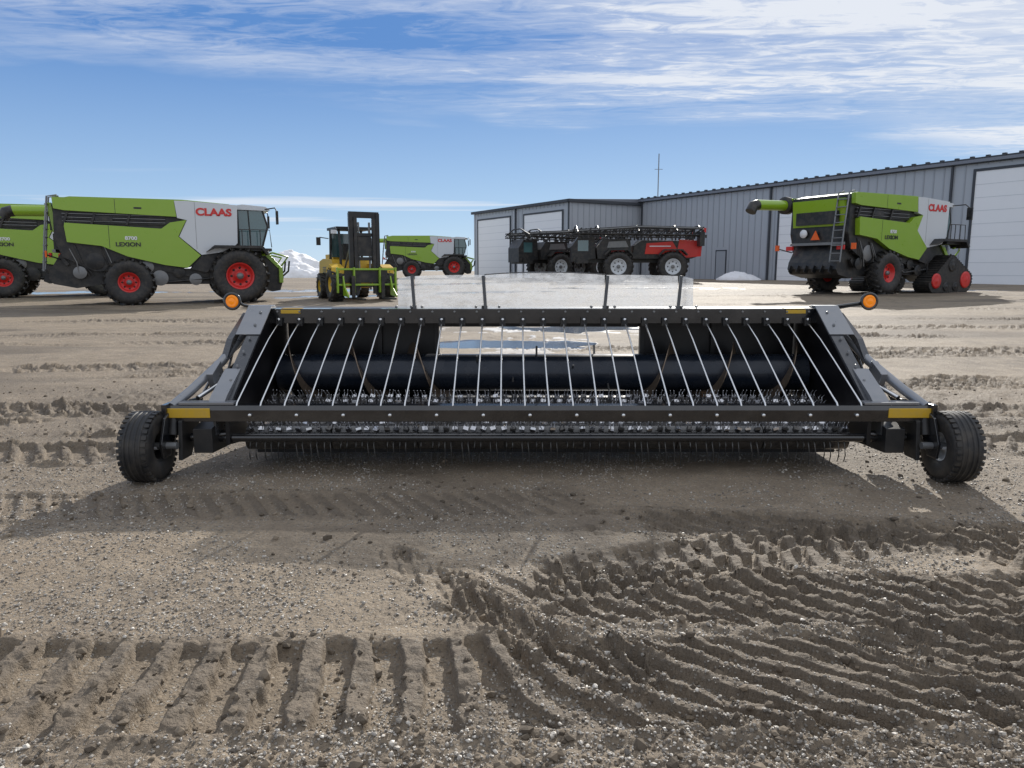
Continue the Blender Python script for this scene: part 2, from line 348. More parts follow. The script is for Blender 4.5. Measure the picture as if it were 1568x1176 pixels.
_,w=ground_h(xx,yy); kp=(rng.random(N)<w*(1.15-w)*3*.45+.4*(yy<2.05)*(xx>-.3)); xx,yy=xx[kp],yy[kp]
scatter('mud_clods',xx,yy,np.exp(rng.normal(-4.9,.5,len(xx))).clip(.004,.024),'clod',.8,.15)

# ------------------------------------------------------------ pickup header
root=empty('grain_pickup_header',(.234,5.2,.0),0,.8667)
b=B()
ZB=-.075
b.prism([(y_,z_+ZB) for y_,z_ in[(-.73,.49),(-.73,.575),(-.70,.605),(-.61,.605),(-.61,.59),(-.69,.575),(-.70,.49)]],'x',-2.78,2.78,'black')
for sg in(-1,1):
    b.bb((sg*2.46,-.738,.52+ZB),(sg*2.78,-.728,.59+ZB),'yellow')
    b.bb((sg*2.765,-.76,.47+ZB),(sg*2.80,-.58,.62+ZB),'black')
for i in range(14):
    x=-2.2+i*(4.4/13); b.lathe((x+.03,-.738,.54+ZB),[(.001,-.012),(.014,-.01),(.014,.012)],'steel','y',8)
b.obj('windguard_beam',root,.004)
b=B()
for i in range(27):
    x=-2.28+i*4.56/26; j=random.uniform(-.008,.008)
    b.tube([(x,-.70,.52),(x,-.68,.545),(x+j*.3,-.60,.585),(x+j,-.2,.79),(x+j,.1,.94),(x+j*.5,.33,1.035),(x,.40,1.055)],.0072,'steel',7)
    b.bb((x-.025,.385,1.03),(x+.025,.418,1.10),'blackm')
    b.lathe((x,.38,1.085),[(.001,-.010),(.013,-.008),(.013,.01)],'steel','y',8)
b.obj('windguard_rods',root)
b=B()
b.bb((-2.50,.42,1.05),(2.50,.54,1.175),'black')
b.bb((-2.50,.545,1.15),(2.50,.93,1.17),'blackm')
b.bb((-2.36,.90,.35),(-.95,.93,1.148),'inner'); b.bb((.92,.90,.35),(2.36,.93,1.148),'inner')
b.bb((-.948,.90,.985),(.918,.93,1.147),'inner'); b.bb((-.948,.90,.35),(.918,.93,.44),'inner')
b.bb((-2.33,.1,.33),(2.33,.898,.36),'inner')
for x in(-1.5,-.97,.94,1.6): b.bb((x-.02,.86,.36),(x+.02,.899,1.14),'blackm')
for i in range(25): 
    x=-2.3+i*4.6/24; b.lathe((x,.415,1.15),[(.001,-.006),(.010,-.005),(.010,.006)],'mgrey','y',8)
for sg in(-1,1):
    b.bb((sg*2.10,.413,1.135),(sg*2.27,.419,1.168),'yellow')
    b.bb((sg*2.10,.43,1.176),(sg*2.27,.52,1.179),'yellow')
    b.prism([(-.62,.22),(-.62,.50),(.41,1.17),(.93,1.168),(.93,.25),(-.3,.18)],'x',sg*2.37,sg*2.40,'inner')
    b.prism([(-.66,.505),(.40,1.195),(.55,1.195),(.55,1.18),(.41,1.177),(-.64,.485)],'x',sg*2.35,sg*2.45,'plate2')
    b.prism([(.06,.985),(.40,1.205),(.50,1.205),(.50,1.197),(.405,1.197),(.08,.98)],'x',sg*2.34,sg*2.54,'plate')
    b.prism([(-.66,.30),(-.66,.50),(-.64,.485),(.38,1.15),(.9,1.15),(.9,.95),(.45,.9),(-.2,.5),(-.4,.3)],'x',sg*2.451,sg*2.47,'plate2')
    b.prism([(-.68,.532),(-.60,.59),(-.30,.75),(-.28,.64),(-.60,.52)],'x',sg*2.38,sg*2.50,'plate')
    b.prism([(-.1,.80),(.05,.95),(.45,1.14),(.75,1.14),(.6,1.0),(.2,.86)],'x',sg*2.56,sg*2.61,'plate2')
    b.bb((sg*2.30,-.70,.535),(sg*2.70,-.60,.552),'plate')
    for t in np.linspace(.08,.92,7):
        b.lathe((sg*2.41,-.66+1.06*t-.008,.515+.68*t+.012),[(.012,-.008),(.010,.008),(.001,.01)],'mgrey','z',8)
b.obj('top_beam_and_body',root,.004)
b=B()
for sg in(-1,1):
    b.tube([(sg*2.56,.30,.97),(sg*2.60,-.10,.78),(sg*2.69,-.48,.61),(sg*2.76,-.68,.515)],.036,'plate',14)
    b.tube([(sg*2.48,-.05,.70),(sg*2.62,-.55,.56)],.018,'steel',10)
    b.tube([(sg*2.46,.28,.84),(sg*2.52,-.08,.72)],.03,'black',12)
    b.tube([(sg*2.58,.42,1.1),(sg*2.66,.2,.85),(sg*2.72,-.1,.6),(sg*2.74,-.35,.42)],.012,'black',8)
    b.tube([(sg*2.53,.40,1.05),(sg*2.58,.15,.9),(sg*2.55,-.2,.62),(sg*2.6,-.4,.5)],.010,'black',8)
    b.box((sg*2.60,-.25,.70),(.05,.20,.12),'plate',(R(25),0,0))
    b.prism([(-.75,.42),(-.55,.55),(-.35,.54),(-.45,.36),(-.62,.14),(-.78,.14)],'x',sg*2.66,sg*2.69,'blackm')
    b.prism([(-.80,.45),(-.70,.50),(-.66,.30),(-.74,.17),(-.86,.17),(-.88,.28)],'x',sg*2.755,sg*2.775,'black')
    b.prism([(-.72,.18),(-.72,.36),(-.50,.40),(-.3,.3),(-.3,.16)],'x',sg*2.46,sg*2.60,'blackm')
    b.tube([(sg*2.40,-.56,.29),(sg*2.74,-.62,.27)],.03,'black',12)
    b.tube([(sg*2.68,-.80,.255),(sg*2.86,-.80,.255)],.026,'mgrey',12)
    b.tube([(sg*2.735,-.68,.50),(sg*2.735,-.74,.32)],.035,'blackm',12)
    b.tube([(sg*2.62,-.5,.40),(sg*2.58,-.58,.30),(sg*2.5,-.55,.2)],.012,'black',8)
b.lathe((2.64,.25,.80),[(.001,-.05),(.10,-.05),(.11,-.03),(.11,.05),(.001,.06)],'black','x',24)
b.obj('lift_arms',root,.004)
b=B()
for sg in(-1,1):
    wheel(b,(sg*2.89,-.80,.25),.252,.205,.105,'rubber','dark' if sg<0 else 'silver',0,'x',hub='white')
    for k in (-.055,-.02,.02,.055):
        b.lathe((sg*2.89,-.80,.25),[(.2485,k-.008),(.256,k-.007),(.256,k+.007),(.2485,k+.008)],'rubber','x',40)
    for i in range(34):
        t=2*math.pi*i/34
        for s2 in(-1,1):
            m_=Matrix.Rotation(t,3,'X'); c=Vector((sg*2.89+s2*.082,-.80,.25))+m_@Vector((0,0,.243))
            vs=[m_@Vector((p,q_,r_))+c for p in(-.018,.018) for q_ in(-.014,.014) for r_ in(-.008,.01)]
            b.add(vs,[(0,1,3,2),(4,6,7,5),(0,4,5,1),(2,3,7,6),(0,2,6,4),(1,5,7,3)],'rubber')
b.obj('gauge_wheels',root)
b=B()
pts=[]
for i in range(13):
    a=R(255-i*13.5); pts.append((-.42+.095*math.cos(a),.235+.095*math.sin(a)))
top=pts+[(.10,.455),(.17,.43),(.17,.35),(.05,.33),(-.3,.14)]
for k in range(7):
    x0=-2.30+k*4.6/7; b.prism(top,'x',x0+.004,x0+4.6/7-.004,'belt')
b.tube([(-2.6,-.57,.262),(2.6,-.57,.262)],.032,'black',16)
b.bb((-2.3,-.25,.07),(2.3,.1,.2),'inner')
b.obj('draper_deck',root)
b=B()
nrow=7
for r_ in range(nrow):
    f=r_/(nrow-1); y0=-.49+f*.61; z0=.308+f*.145
    for i in range(62):
        x=-2.26+i*4.52/61+(.018 if r_%2 else 0)+random.uniform(-.008,.008)
        j=random.uniform(-.02,.02)
        b.box((x,y0,z0+.006),(.040,.032,.018),'tine' if random.random()<.65 else 'tined',(R(random.uniform(-10,50)),R(random.uniform(-20,20)),R(random.uniform(-20,20))))
        for dx in(-.012,.012):
            b.tube([(x+dx,y0,z0),(x+dx*1.1+j*.4,y0+.004+j,z0+.035),(x+dx*1.2+j*.8,y0-.026+j,z0+.062)],[.005,.0045,.003],'tine',5)
for i in range(40):
    x=-2.24+i*4.48/39+random.uniform(-.018,.018); l_=random.uniform(.0,.05); j=random.uniform(-.02,.02)
    for dx in(-.022,.022):
        b.tube([(x+dx,-.50,.27),(x+dx*1.05,-.545,.20),(x+dx*1.1+j*.5,-.555,.12),(x+dx*1.15+j,-.53,.035+l_)],[.0052,.005,.0045,.0035],'tined',5)
    b.bb((x-.03,-.525,.245),(x+.03,-.505,.27),'tine')
b.obj('pickup_tines',root)
b=B()
b.tube([(-2.34,.58,.60),(2.34,.58,.60)],.165,'auger',40)
def flight(xa,xb,sgn):
    L=abs(xb-xa); nT=L/.56; ns=int(nT*36); vs=[];fs=[]
    for i in range(ns+1):
        a=sgn*2*math.pi*nT*i/ns+1.0; x=xa+(xb-xa)*i/ns
        for rr,off in((.16,-.004),(.27,-.004),(.27,.004),(.16,.004)): vs.append((x+off,.58+rr*math.cos(a),.60+rr*math.sin(a)))
    for i in range(ns):
        for k in range(3): fs.append((i*4+k,i*4+k+1,(i+1)*4+k+1,(i+1)*4+k))
    b.add(vs,fs,'flight',False)
flight(-2.32,-.75,1); flight(2.32,.75,1)
for i in range(14):
    x=-.68+i*1.36/13; a=i*2.4; b.tube([(x,.58,.6),(x,.58+.25*math.cos(a),.6+.25*math.sin(a))],.009,'tined',8)
b.obj('auger',root)
b=B()
xs=[-1.30,-1.13,-.51,.55,1.19,1.36]; zt=[1.43,1.455,1.465,1.465,1.455,1.43]; yb=[.66,.50,.50,.50,.50,.66]
for i in range(5):
    x0,x1=xs[i]+.008,xs[i+1]-.008; n_=8; vs=[]
    for j in range(n_+1):
        t=j/n_; x=x0+(x1-x0)*t; z1=zt[i]+(zt[i+1]-zt[i])*t+(.022*4*t*(1-t) if i==2 else .004*4*t*(1-t)); yv=yb[i]+(yb[i+1]-yb[i])*t+.012*math.sin(3.14*t*2+i)
        vs+=[(x,yv,1.155+.0),(x,yv+.03,z1),(x,yv+.034,z1),(x,yv+.004,1.155)]
    fs=[(j*4+k,j*4+(k+1)%4,j*4+4+(k+1)%4,j*4+4+k) for j in range(n_) for k in range(4)]+[(0,1,2,3),tuple(n_*4+k for k in range(4))]
    b.add(vs,fs,'clear')
b.obj('clear_shield_panels',root)
b=B()
for i in(1,2,3,4):
    b.box((xs[i],.485,1.31),(.028,.014,.30),'black',(R(-5),R(-4 if xs[i]<0 else 5),0))
    b.box((xs[i],.50,1.185),(.05,.05,.03),'blackm')
for i in range(5):
    for t in(.12,.88):
        b.lathe((xs[i]+(xs[i+1]-xs[i])*t,.48,1.19),[(.001,-.012),(.012,-.010),(.012,.02)],'mgrey','y',8)
b.tube([(xs[2]+(xs[3]-xs[2])*t,.53,1.468+.022*4*t*(1-t)) for t in np.linspace(0,1,9)],.005,'black',6)
b.obj('shield_posts',root,.002)
b=B()
for sg,xl in((-1,2.69),(1,2.82)):
    b.tube([(sg*2.45,.48,1.18),(sg*2.60,.47,1.20),(sg*(xl-.05),.46,1.225)],.013,'black',8)
    b.box((sg*(xl-.15),.47,1.195),(.18,.05,.012),'blackm',(0,R(-10*sg),0))
    b.lathe((sg*xl,.44,1.24),[(.001,.035),(.055,.035),(.072,.012),(.078,-.016),(.070,-.022),(.054,-.014)],'black','y',24)
    b.lathe((sg*xl,.44,1.24),[(.056,-.010),(.054,-.018),(.042,-.030),(.038,-.024),(.02,-.034),(.001,-.035)],'amber','y',24)
b.obj('amber_marker_lamps',root)

# ------------------------------------------------------------ combine harvester
def combine(loc,rz,sc=1.0,tracks_=False):
    root=empty('combine_harvester',loc,rz,sc)
    cx=-3.8
    def S(p): return [(a+cx,z) for a,z in p]
    b=B()
    b.prism(S([(.25,1.7),(.05,2.3),(.1,3.68),(3.9,3.72),(6.0,3.64),(6.05,2.2),(5.0,1.5),(3.4,1.15),(1.2,1.2)]),'y',-1.30,1.30,'dark')
    b.prism(S([(.2,3.69),(.6,3.78),(4.2,3.80),(5.8,3.69),(5.9,3.66)]),'y',-1.2,1.2,'green')
    for sg in(-1,1):
        y0,y1=sg*1.30,sg*1.47
        b.prism(S([(.45,3.28),(.12,3.34),(.10,3.72),(3.92,3.74),(3.98,3.16),(2.0,3.23)]),'y',y0,y1,'green')
        b.prism(S([(.40,2.74),(.42,2.86),(3.45,2.72),(3.75,2.95),(4.3,3.05),(4.0,2.45),(4.72,1.78),(4.25,1.32),(3.5,1.42),(2.3,1.72),(1.5,2.08),(.45,2.20)]),'y',y0,y1+sg*.03,'green')
        b.prism(S([(3.93,3.73),(4.3,3.74),(6.08,3.64),(6.03,2.25),(5.75,1.95),(5.0,1.83),(4.75,1.80),(4.03,2.45),(4.32,3.05),(4.0,3.12)]),'y',y0,y1+sg*.01,'silver')
        b.prism(S([(4.76,1.78),(5.0,1.81),(5.3,1.55),(4.9,1.15),(4.35,1.28)]),'y',y0,sg*1.42,'dark')
        for k in range(6): b.bb((.35+cx,sg*1.30,2.86+k*.062),(3.6+cx,sg*1.38,2.885+k*.062),'mgrey' if k%2 else 'dark')
        for xx_ in (.45,1.3,2.4): b.box((xx_+cx,sg*1.36,3.03),(.07,.14,.42),'dark',(0,R(20),0))
        b.bb((1.35+cx,sg*1.3,2.95),(1.9+cx,sg*1.42,3.12),'dark')
        b.bb((2.6+cx,y1,3.40),(2.85+cx,y1+sg*.01,3.46),'dark')
        b.bb((2.0+cx,y1,3.23),(2.015+cx,y1+sg*.004,3.72),'dark'); b.bb((1.75+cx,y1+sg*.03,2.0),(1.765+cx,y1+sg*.034,2.79),'dark')
        b.bb((4.6+cx,y1+sg*.01,2.0),(4.612+cx,y1+sg*.014,3.7),'mgrey')
        b.prism(S([(4.9,1.9),(5.2,2.15),(6.9,2.15),(7.15,1.85),(7.05,1.8),(6.85,2.05),(5.25,2.05)]),'y',sg*1.1,sg*1.85,'dark')
        for (ux,uz,ur) in((3.3,.95,.28),(3.95,1.15,.2),(2.9,1.35,.22),(4.5,.9,.22),(1.25,1.55,.3),(.75,1.15,.22)):
            b.lathe((ux+cx,sg*1.28,uz),[(.001,-.05),(ur,-.05),(ur*.9,.05),(ur*.5,.03),(.001,.06)],random.choice(['mgrey','dark','dark']),'y',18)
        b.bb((2.9+cx,sg*.6,.72),(5.3+cx,sg*1.2,1.3),'dark')
        b.box((3.6+cx,sg*1.27,1.2),(1.8,.05,.06),'dark',(0,R(14),0))
        b.box((2.9+cx,sg*1.27,1.0),(1.5,.05,.05),'mgrey',(0,R(-22),0))
        b.tube([(3.0+cx,sg*1.25,.75),(5.2+cx,sg*1.3,.95)],.05,'dark',8)
        b.tube([(5.1+cx,sg*1.35,.6),(5.1+cx,sg*1.35,1.7)],.03,'dark',6)
        for k in range(10):
            b.box((.2+cx+random.random()*1.5,sg*1.2,1.1+random.random()*1.0),(.25,.1,.12),random.choice(['mgrey','dark','dark']),(0,random.random(),0))
        for k in range(5):
            x_=.3+cx+random.random()*1.4; b.tube([(x_,sg*1.32,1.9+random.random()*.3),(x_+.2,sg*1.36,1.5),(x_+random.uniform(.2,.6),sg*1.3,1.05)],.022,random.choice(['dark','mgrey']),6)
    b.box((.02+cx,0,3.05),(.12,2.3,1.0),'green',(0,R(-6),0))
    b.bb((-.09+cx,-.95,2.62),(-.03+cx,.95,3.1),'dark')
    b.bb((.0+cx,-1.15,1.95),(.15+cx,1.15,2.5),'dark')
    b.prism(S([(-.25,.95),(-.2,1.2),(.2,1.85),(1.4,1.7),(1.5,.75),(.6,.6),(-.1,.75)]),'y',-1.1,1.1,'dark')
    for k in range(6): b.box((-.28+cx,-.9+k*.36,.93),(.22,.02,.28),'dark',(0,R(25),0))
    b.bb((-.05+cx,-1.2,1.85),(.05+cx,1.2,1.95),'mgrey')
    b.obj('body',root,.02)
    b=B()
    for sg in(-1,1):
        b.prism(S([(6.08,2.15),(6.10,3.50),(7.05,3.50),(7.22,2.9),(7.0,2.05),(6.3,2.05)]),'y',sg*.90,sg*.93,'glass')
        b.tube([(6.1+cx,sg*.94,2.1),(6.1+cx,sg*.94,3.5)],.05,'dark',8); b.tube([(6.95+cx,sg*.92,2.05),(7.20+cx,sg*.92,2.9),(7.03+cx,sg*.92,3.5)],.04,'dark',8)
        b.tube([(6.55+cx,sg*.94,2.1),(6.5+cx,sg*.94,3.5)],.025,'dark',6)
        b.tube([(7.05+cx,sg*.9,3.55),(7.45+cx,sg*1.35,3.6),(7.5+cx,sg*1.5,3.45)],.025,'dark',6)
        b.box((7.5+cx,sg*1.52,3.22),(.08,.22,.5),'dark')
        b.bb((7.15+cx,sg*.5,3.5),(7.28+cx,sg*.8,3.6),'white')
        for xx_ in(6.2,6.5,6.85): b.tube([(xx_+cx,sg*1.55,2.1),(xx_+cx,sg*1.55,2.75)],.018,'dark',6)
        b.tube([(6.1+cx,sg*1.55,2.75),(7.2+cx,sg*1.55,2.75),(7.25+cx,sg*1.55,2.1)],.018,'dark',6)
    b.prism(S([(7.03,3.50),(7.22,2.9),(7.0,2.05),(6.95,2.05),(7.17,2.9),(6.98,3.50)]),'y',-.89,.89,'glass')
    b.bb((6.12+cx,-.5,2.1),(6.6+cx,.5,2.9),'dark')
    b.prism(S([(5.98,3.52),(6.0,3.66),(6.3,3.72),(7.15,3.66),(7.32,3.54),(7.25,3.5)]),'y',-1.0,1.0,'silver')
    b.bb((5.9+cx,-1.6,1.95),(7.25+cx,1.6,2.06),'dark')
    b.prism(S([(5.6,1.3),(6.0,1.9),(6.9,1.95),(7.6,1.25),(7.75,.95),(7.6,.45),(7.3,.4),(6.2,.9)]),'y',-.72,.72,'dark')
    b.prism(S([(6.9,1.97),(7.2,1.9),(7.72,1.3),(7.6,1.25)]),'y',-.78,.78,'green')
    b.bb((7.55+cx,-.95,.75),(7.7+cx,.95,1.35),'green'); b.bb((7.70+cx,-.7,.8),(7.72+cx,.7,1.25),'dark')
    for sg in(-1,1):
        b.tube([(7.65+cx,sg*.9,1.4),(7.9+cx,sg*1.0,1.75),(7.3+cx,sg*1.3,1.9),(6.9+cx,sg*1.3,1.8)],.04,'green',6)
        b.tube([(7.5+cx,sg*.6,.8),(7.95+cx,sg*.6,1.2),(8.0+cx,sg*.6,1.6)],.04,'dark',6)
    b.obj('cab_and_feeder_house',root,.01)
    b=B()
    for sg in(-1,1):
        wheel(b,(2.28+cx,sg*1.35,.80),.80,.55,.36,'rubber','red',20,'y',.05)
        if not tracks_: wheel(b,(6.05+cx,sg*1.45,1.02),1.0,.75,.50,'rubber','red',22,'y',.055)
        else:
            pl=[]
            C=[((5.05,.48),.48,190,275),((7.1,.52),.52,270,385),((6.1,1.15),.35,60,130)]
            for (ccx,ccz),rr,a0,a1 in C:
                for a in np.linspace(a0,a1,9): pl.append((ccx+rr*math.cos(R(a)),ccz+rr*math.sin(R(a))))
            b.prism(S(pl),'y',sg*1.12,sg*1.78,'rubber')
            npl=len(pl)
            for i in range(npl):
                p0,p1=pl[i],pl[(i+1)%npl]; L=math.dist(p0,p1); kk=max(1,int(L/.14))
                for j in range(kk):
                    t_=(j+.5)/kk; x_=p0[0]+(p1[0]-p0[0])*t_; z_=p0[1]+(p1[1]-p0[1])*t_
                    b.box((x_+cx,sg*1.45,max(z_,.03)),(.06,.68,.05),'rubber',(0,-math.atan2(p1[1]-p0[1],p1[0]-p0[0]),0))
            for (ux,uz,ur) in((5.05,.48,.30),(7.1,.52,.34),(6.1,1.1,.24),(5.75,.25,.18),(6.4,.25,.18)):
                b.lathe((ux+cx,sg*1.80,uz),[(ur,-.03*sg),(ur,.02*sg),(ur*.7,.0),(ur*.3,.03*sg),(.001,.05*sg)],'red' if ur>.27 else 'dark','y',22)
    b.tube([(2.28+cx,-1.3,.8),(2.28+cx,1.3,.8)],.14,'dark',10); b.tube([(6.05+cx,-1.4,1.0),(6.05+cx,1.4,1.0)],.2,'dark',10)
    b.obj('wheels',root)
    b=B()
    b.tube([(4.9+cx,1.25,3.35),(4.3+cx,1.55,3.55),(-1.6+cx,1.62,3.42)],.2,'green',18)
    b.tube([(-1.55+cx,1.62,3.42),(-1.78+cx,1.62,3.36),(-1.9+cx,1.62,3.15)],.21,'dark',14)
    b.lathe((.1+cx,1.62,3.46),[(.2,-.15),(.34,-.14),(.34,.14),(.2,.15)],'dark','x',20)
    for sg in(-.22,.22):
        b.tube([(-.35+cx,-1.1+sg,1.2),(-.22+cx,-1.1+sg,2.5),(-.06+cx,-1.1+sg,3.75),(.25+cx,-1.1+sg,3.80)],.03,'mgrey',6)
    for k in range(9): b.box((-.35+cx+k*.031,-1.1,1.25+k*.28),(.10,.44,.03),'mgrey')
    for sg in(-1,1):
        b.box((-.12+cx,sg*1.15,1.75),(.08,.3,.16),'red'); b.tube([(.2+cx,sg*1.3,1.6),(-.15+cx,sg*1.7,1.75)],.025,'dark',6)
        b.box((-.17+cx,sg*1.72,1.78),(.05,.18,.22),'orange')
    b.prism([(-.2,2.05),(.2,2.05),(0,2.4)],'x',-.12+cx,-.09+cx,'orange')
    b.lathe((-.1+cx,.55,2.3),[(.001,-.02),(.16,-.02),(.16,.02)],'white','x',16)
    b.obj('unloading_auger_and_ladder',root)
    for sg in(-1,1):
        rr=(R(90),0,0 if sg<0 else math.pi)
        text('CLAAS',root,(5.25+cx,sg*1.492,3.24),rr,'red','side_lettering')
        text('LEXION',root,(2.35+cx,sg*1.512,2.08),rr,'dark','model_lettering')
        text('8700',root,(2.45+cx,sg*1.512,2.31),rr,'white','number_lettering')
    return root
def gh(x,y): 
    return float(base_h(np.array([x]),np.array([y]))[0])
def put(x,y): return (x,y,gh(x,y)-.01)
combine(put(-12.35,27.4),R(24),.95)
combine(put(-20.0,32.5),R(24),1.0)
combine(put(-7.6,68.5),R(6))
combine(put(15.0,30.8),R(30),1,True)

# ------------------------------------------------------------ forklift
root=empty('forklift',put(-5.95,28.3),R(-62),1.0)
b=B()
b.prism([(-2.5,.45),(-2.6,.9),(-2.5,1.45),(-1.9,1.55),(-.5,1.5),(-.4,1.0),(.4,.95),(.45,.5),(-.9,.42)],'y',-.72,.72,'ylift')
b.bb((-2.35,-.5,1.5),(-1.2,.5,1.72),'ylift'); b.bb((-2.62,-.4,.7),(-2.56,.4,1.2),'dark')
for k in range(6): b.bb((-1.9,-.74,.85+k*.07),(-1.2,-.722,.88+k*.07),'dark')
for sg in(-1,1):
    b.tube([(.35,sg*.62,.95),(.30,sg*.60,1.8),(.05,sg*.58,2.6)],.05,'blackm',8); b.tube([(-1.1,sg*.62,1.45),(-1.05,sg*.6,2.6)],.05,'blackm',8)
    b.bb((-.9,sg*.66,.95),(.2,sg*.70,1.35),'ylift'); b.prism([(.3,.9),(1.15,.95),(1.25,.6),(1.1,1.2),(.7,1.32),(.25,1.2)],'y',sg*.72,sg*1.15,'ylift')
    b.tube([(-1.0,sg*.7,2.3),(-1.15,sg*1.0,2.35)],.02,'dark',6); b.box((-1.15,sg*1.05,2.2),(.05,.16,.3),'dark')
    b.box((.2,sg*.8,2.5),(.12,.2,.14),'white')
    b.bb((-.4,sg*.73,.5),(.1,sg*.98,.62),'dark')
b.bb((-1.2,-.7,2.6),(.2,.7,2.70),'blackm')
b.bb((-.9,-.3,1.5),(-.45,.3,2.1),'dark'); b.bb((-1.15,-.55,1.6),(-1.12,.55,2.5),'glass')
b.lathe((-1.5,.4,1.7),[(.05,0),(.05,1.2),(.07,1.2),(.001,1.25)],'dark','z',10)
b.tube([(.25,.0,1.2),(.1,.0,1.7)],.03,'dark',6); b.lathe((.05,0,1.75),[(.2,0),(.18,.03),(.001,.03)],'dark','z',16)
b.obj('chassis_and_cab',root,.015)
b=B()
for sg in(-1,1):
    wheel(b,(.75,sg*.95,.58),.58,.48,.28,'rubber','ylift',16,'y',.03); wheel(b,(-1.75,sg*.78,.48),.48,.36,.24,'rubber','ylift',16,'y',.03)
b.obj('wheels',root)
b=B()
for sg in(-1,1):
    b.bb((1.22,sg*.42,.2),(1.40,sg*.56,3.12),'blackm'); b.bb((1.30,sg*.28,.25),(1.44,sg*.40,2.95),'dark'); b.tube([(1.3,sg*.2,.4),(1.3,sg*.2,2.8)],.04,'mgrey',8)
    b.tube([(1.2,sg*.5,1.9),(.3,sg*.5,1.0)],.04,'mgrey',8)
for z in(.5,1.45,2.3,2.95,3.05): b.bb((1.24,-.55,z),(1.36,.55,z+.12),'blackm')
b.bb((1.3,-.25,1.6),(1.34,.25,2.3),'dark')
b.obj('mast',root,.01)
b=B()
for z in(.55,1.1): b.bb((1.46,-1.1,z),(1.54,1.1,z+.07),'green')
for y_ in(-1.1,-.5,.45,1.05): b.bb((1.45,y_,.3),(1.58,y_+.06,1.2),'green')
for y_ in(-.6,.5): b.bb((1.6,y_,.08),(2.9,y_+.13,.14),'dark'); b.bb((1.6,y_,.08),(1.66,y_+.13,.9),'dark')
for y_ in(-.9,.85): b.prism([(1.56,.2),(1.56,.9),(1.75,.5),(2.2,.22),(2.2,.15)],'y',y_,y_+.05,'green')
b.bb((1.42,-.8,.65),(1.45,.8,1.1),'dark')
b.obj('carriage_attachment',root,.01)

# ------------------------------------------------------------ sprayers
def sprayer(loc,rz,sc=1):
    root=empty('self_propelled_sprayer',loc,rz,sc)
    b=B()
    b.bb((-3.2,-.5,1.25),(3.6,.5,1.5),'dark')
    for sg in(-1,1):
        for x in(-1.3,2.25):
            wheel(b,(x,sg*1.5,.98),.96,.48,.52,'rubber','silver',20,'y',.04); b.tube([(x,sg*1.15,.98),(x,sg*1.15,1.6),(x,sg*.4,1.7)],.1,'dark',8)
            b.prism([(x-.95,1.75),(x-.6,2.1),(x+.6,2.1),(x+.95,1.75),(x+.9,1.7),(x+.55,2.02),(x-.55,2.02),(x-.9,1.7)],'y',sg*1.25,sg*1.8,'dark')
    b.prism([(-.3,1.5),(-.2,2.35),(.3,2.7),(3.7,2.65),(4.2,2.3),(4.15,1.7),(3.6,1.5)],'y',-1.0,1.0,'dark')
    for sg in(-1,1):
        b.prism([(.5,1.80),(.6,2.50),(2.3,2.62),(2.6,2.15),(2.4,1.8)],'y',sg*1.003,sg*1.05,'red')
        b.prism([(2.65,2.1),(2.75,2.74),(3.9,2.68),(4.25,2.3),(4.2,1.65),(3.1,1.55)],'y',sg*1.003,sg*1.05,'red')
        b.prism([(-2.0,2.2),(-1.9,2.6),(-.8,2.65),(-.6,2.25)],'y',sg*1.153,sg*1.18,'mgrey')
        b.bb((.8,sg*1.051,2.28),(2.2,sg*1.056,2.34),'white')
    b.prism([(-2.6,1.5),(-2.7,2.2),(-2.3,2.75),(-.5,2.8),(-.35,1.5)],'y',-1.15,1.15,'dark')
    b.bb((4.16,-.7,1.9),(4.25,.7,2.6),'red'); b.bb((-4.0,-.9,1.2),(-3.2,.9,1.6),'dark')
    b.prism([(-4.3,1.3),(-4.3,2.3),(-3.9,2.9),(-2.8,2.9),(-2.7,1.5)],'y',-.8,.8,'dark')
    b.bb((-3.9,-.82,2.0),(-3.2,.82,2.7),'glass')
    b.prism([(-1.8,1.6),(-1.7,2.1),(-.9,2.1),(-.8,1.6)],'y',-1.18,1.18,'red')
    b.obj('body',root,.02)
    b=B()
    for sg in(-1,1):
        for lay in range(3):
            y=sg*(1.25+.28*lay); z0=2.95+.02*lay; z1=z0+.55-.08*lay; xa,xb=-4.3+.3*lay,4.3-.15*lay
            b.tube([(xa,y,z0+.12),(xb,y,z0)],.045,'dark',6); b.tube([(xa,y,z1-.15),(0,y,z1+.1),(xb,y,z1)],.045,'mgrey' if lay==1 else 'dark',6)
            nn=14
            for i in range(nn):
                xA=xa+(xb-xa)*i/nn; xB=xa+(xb-xa)*(i+1)/nn
                b.tube([(xA,y,z0+.06),(xB,y,z1)],.025,'dark',5); b.tube([(xB,y,z0),(xB,y,z1)],.025,'dark',5)
            for i in range(9): b.box((xa+.4+i*.95,y-sg*.05,z0-.08),(.1,.06,.2),'dark')
        b.bb((3.9,sg*1.0,2.3),(4.2,sg*1.9,3.2),'dark'); b.box((4.25,sg*1.6,3.3),(.12,.3,.3),'red')
    for x in(-4.0,-2.6,0,2.5,4.1): b.tube([(x,-1.8,3.2),(x,-.5,3.65),(x,.5,3.65),(x,1.8,3.2)],.05,'dark',6)
    b.obj('folded_boom',root)
    return root
sprayer(put(8.25,50.5),R(0))
sprayer(put(3.9,56),R(28))

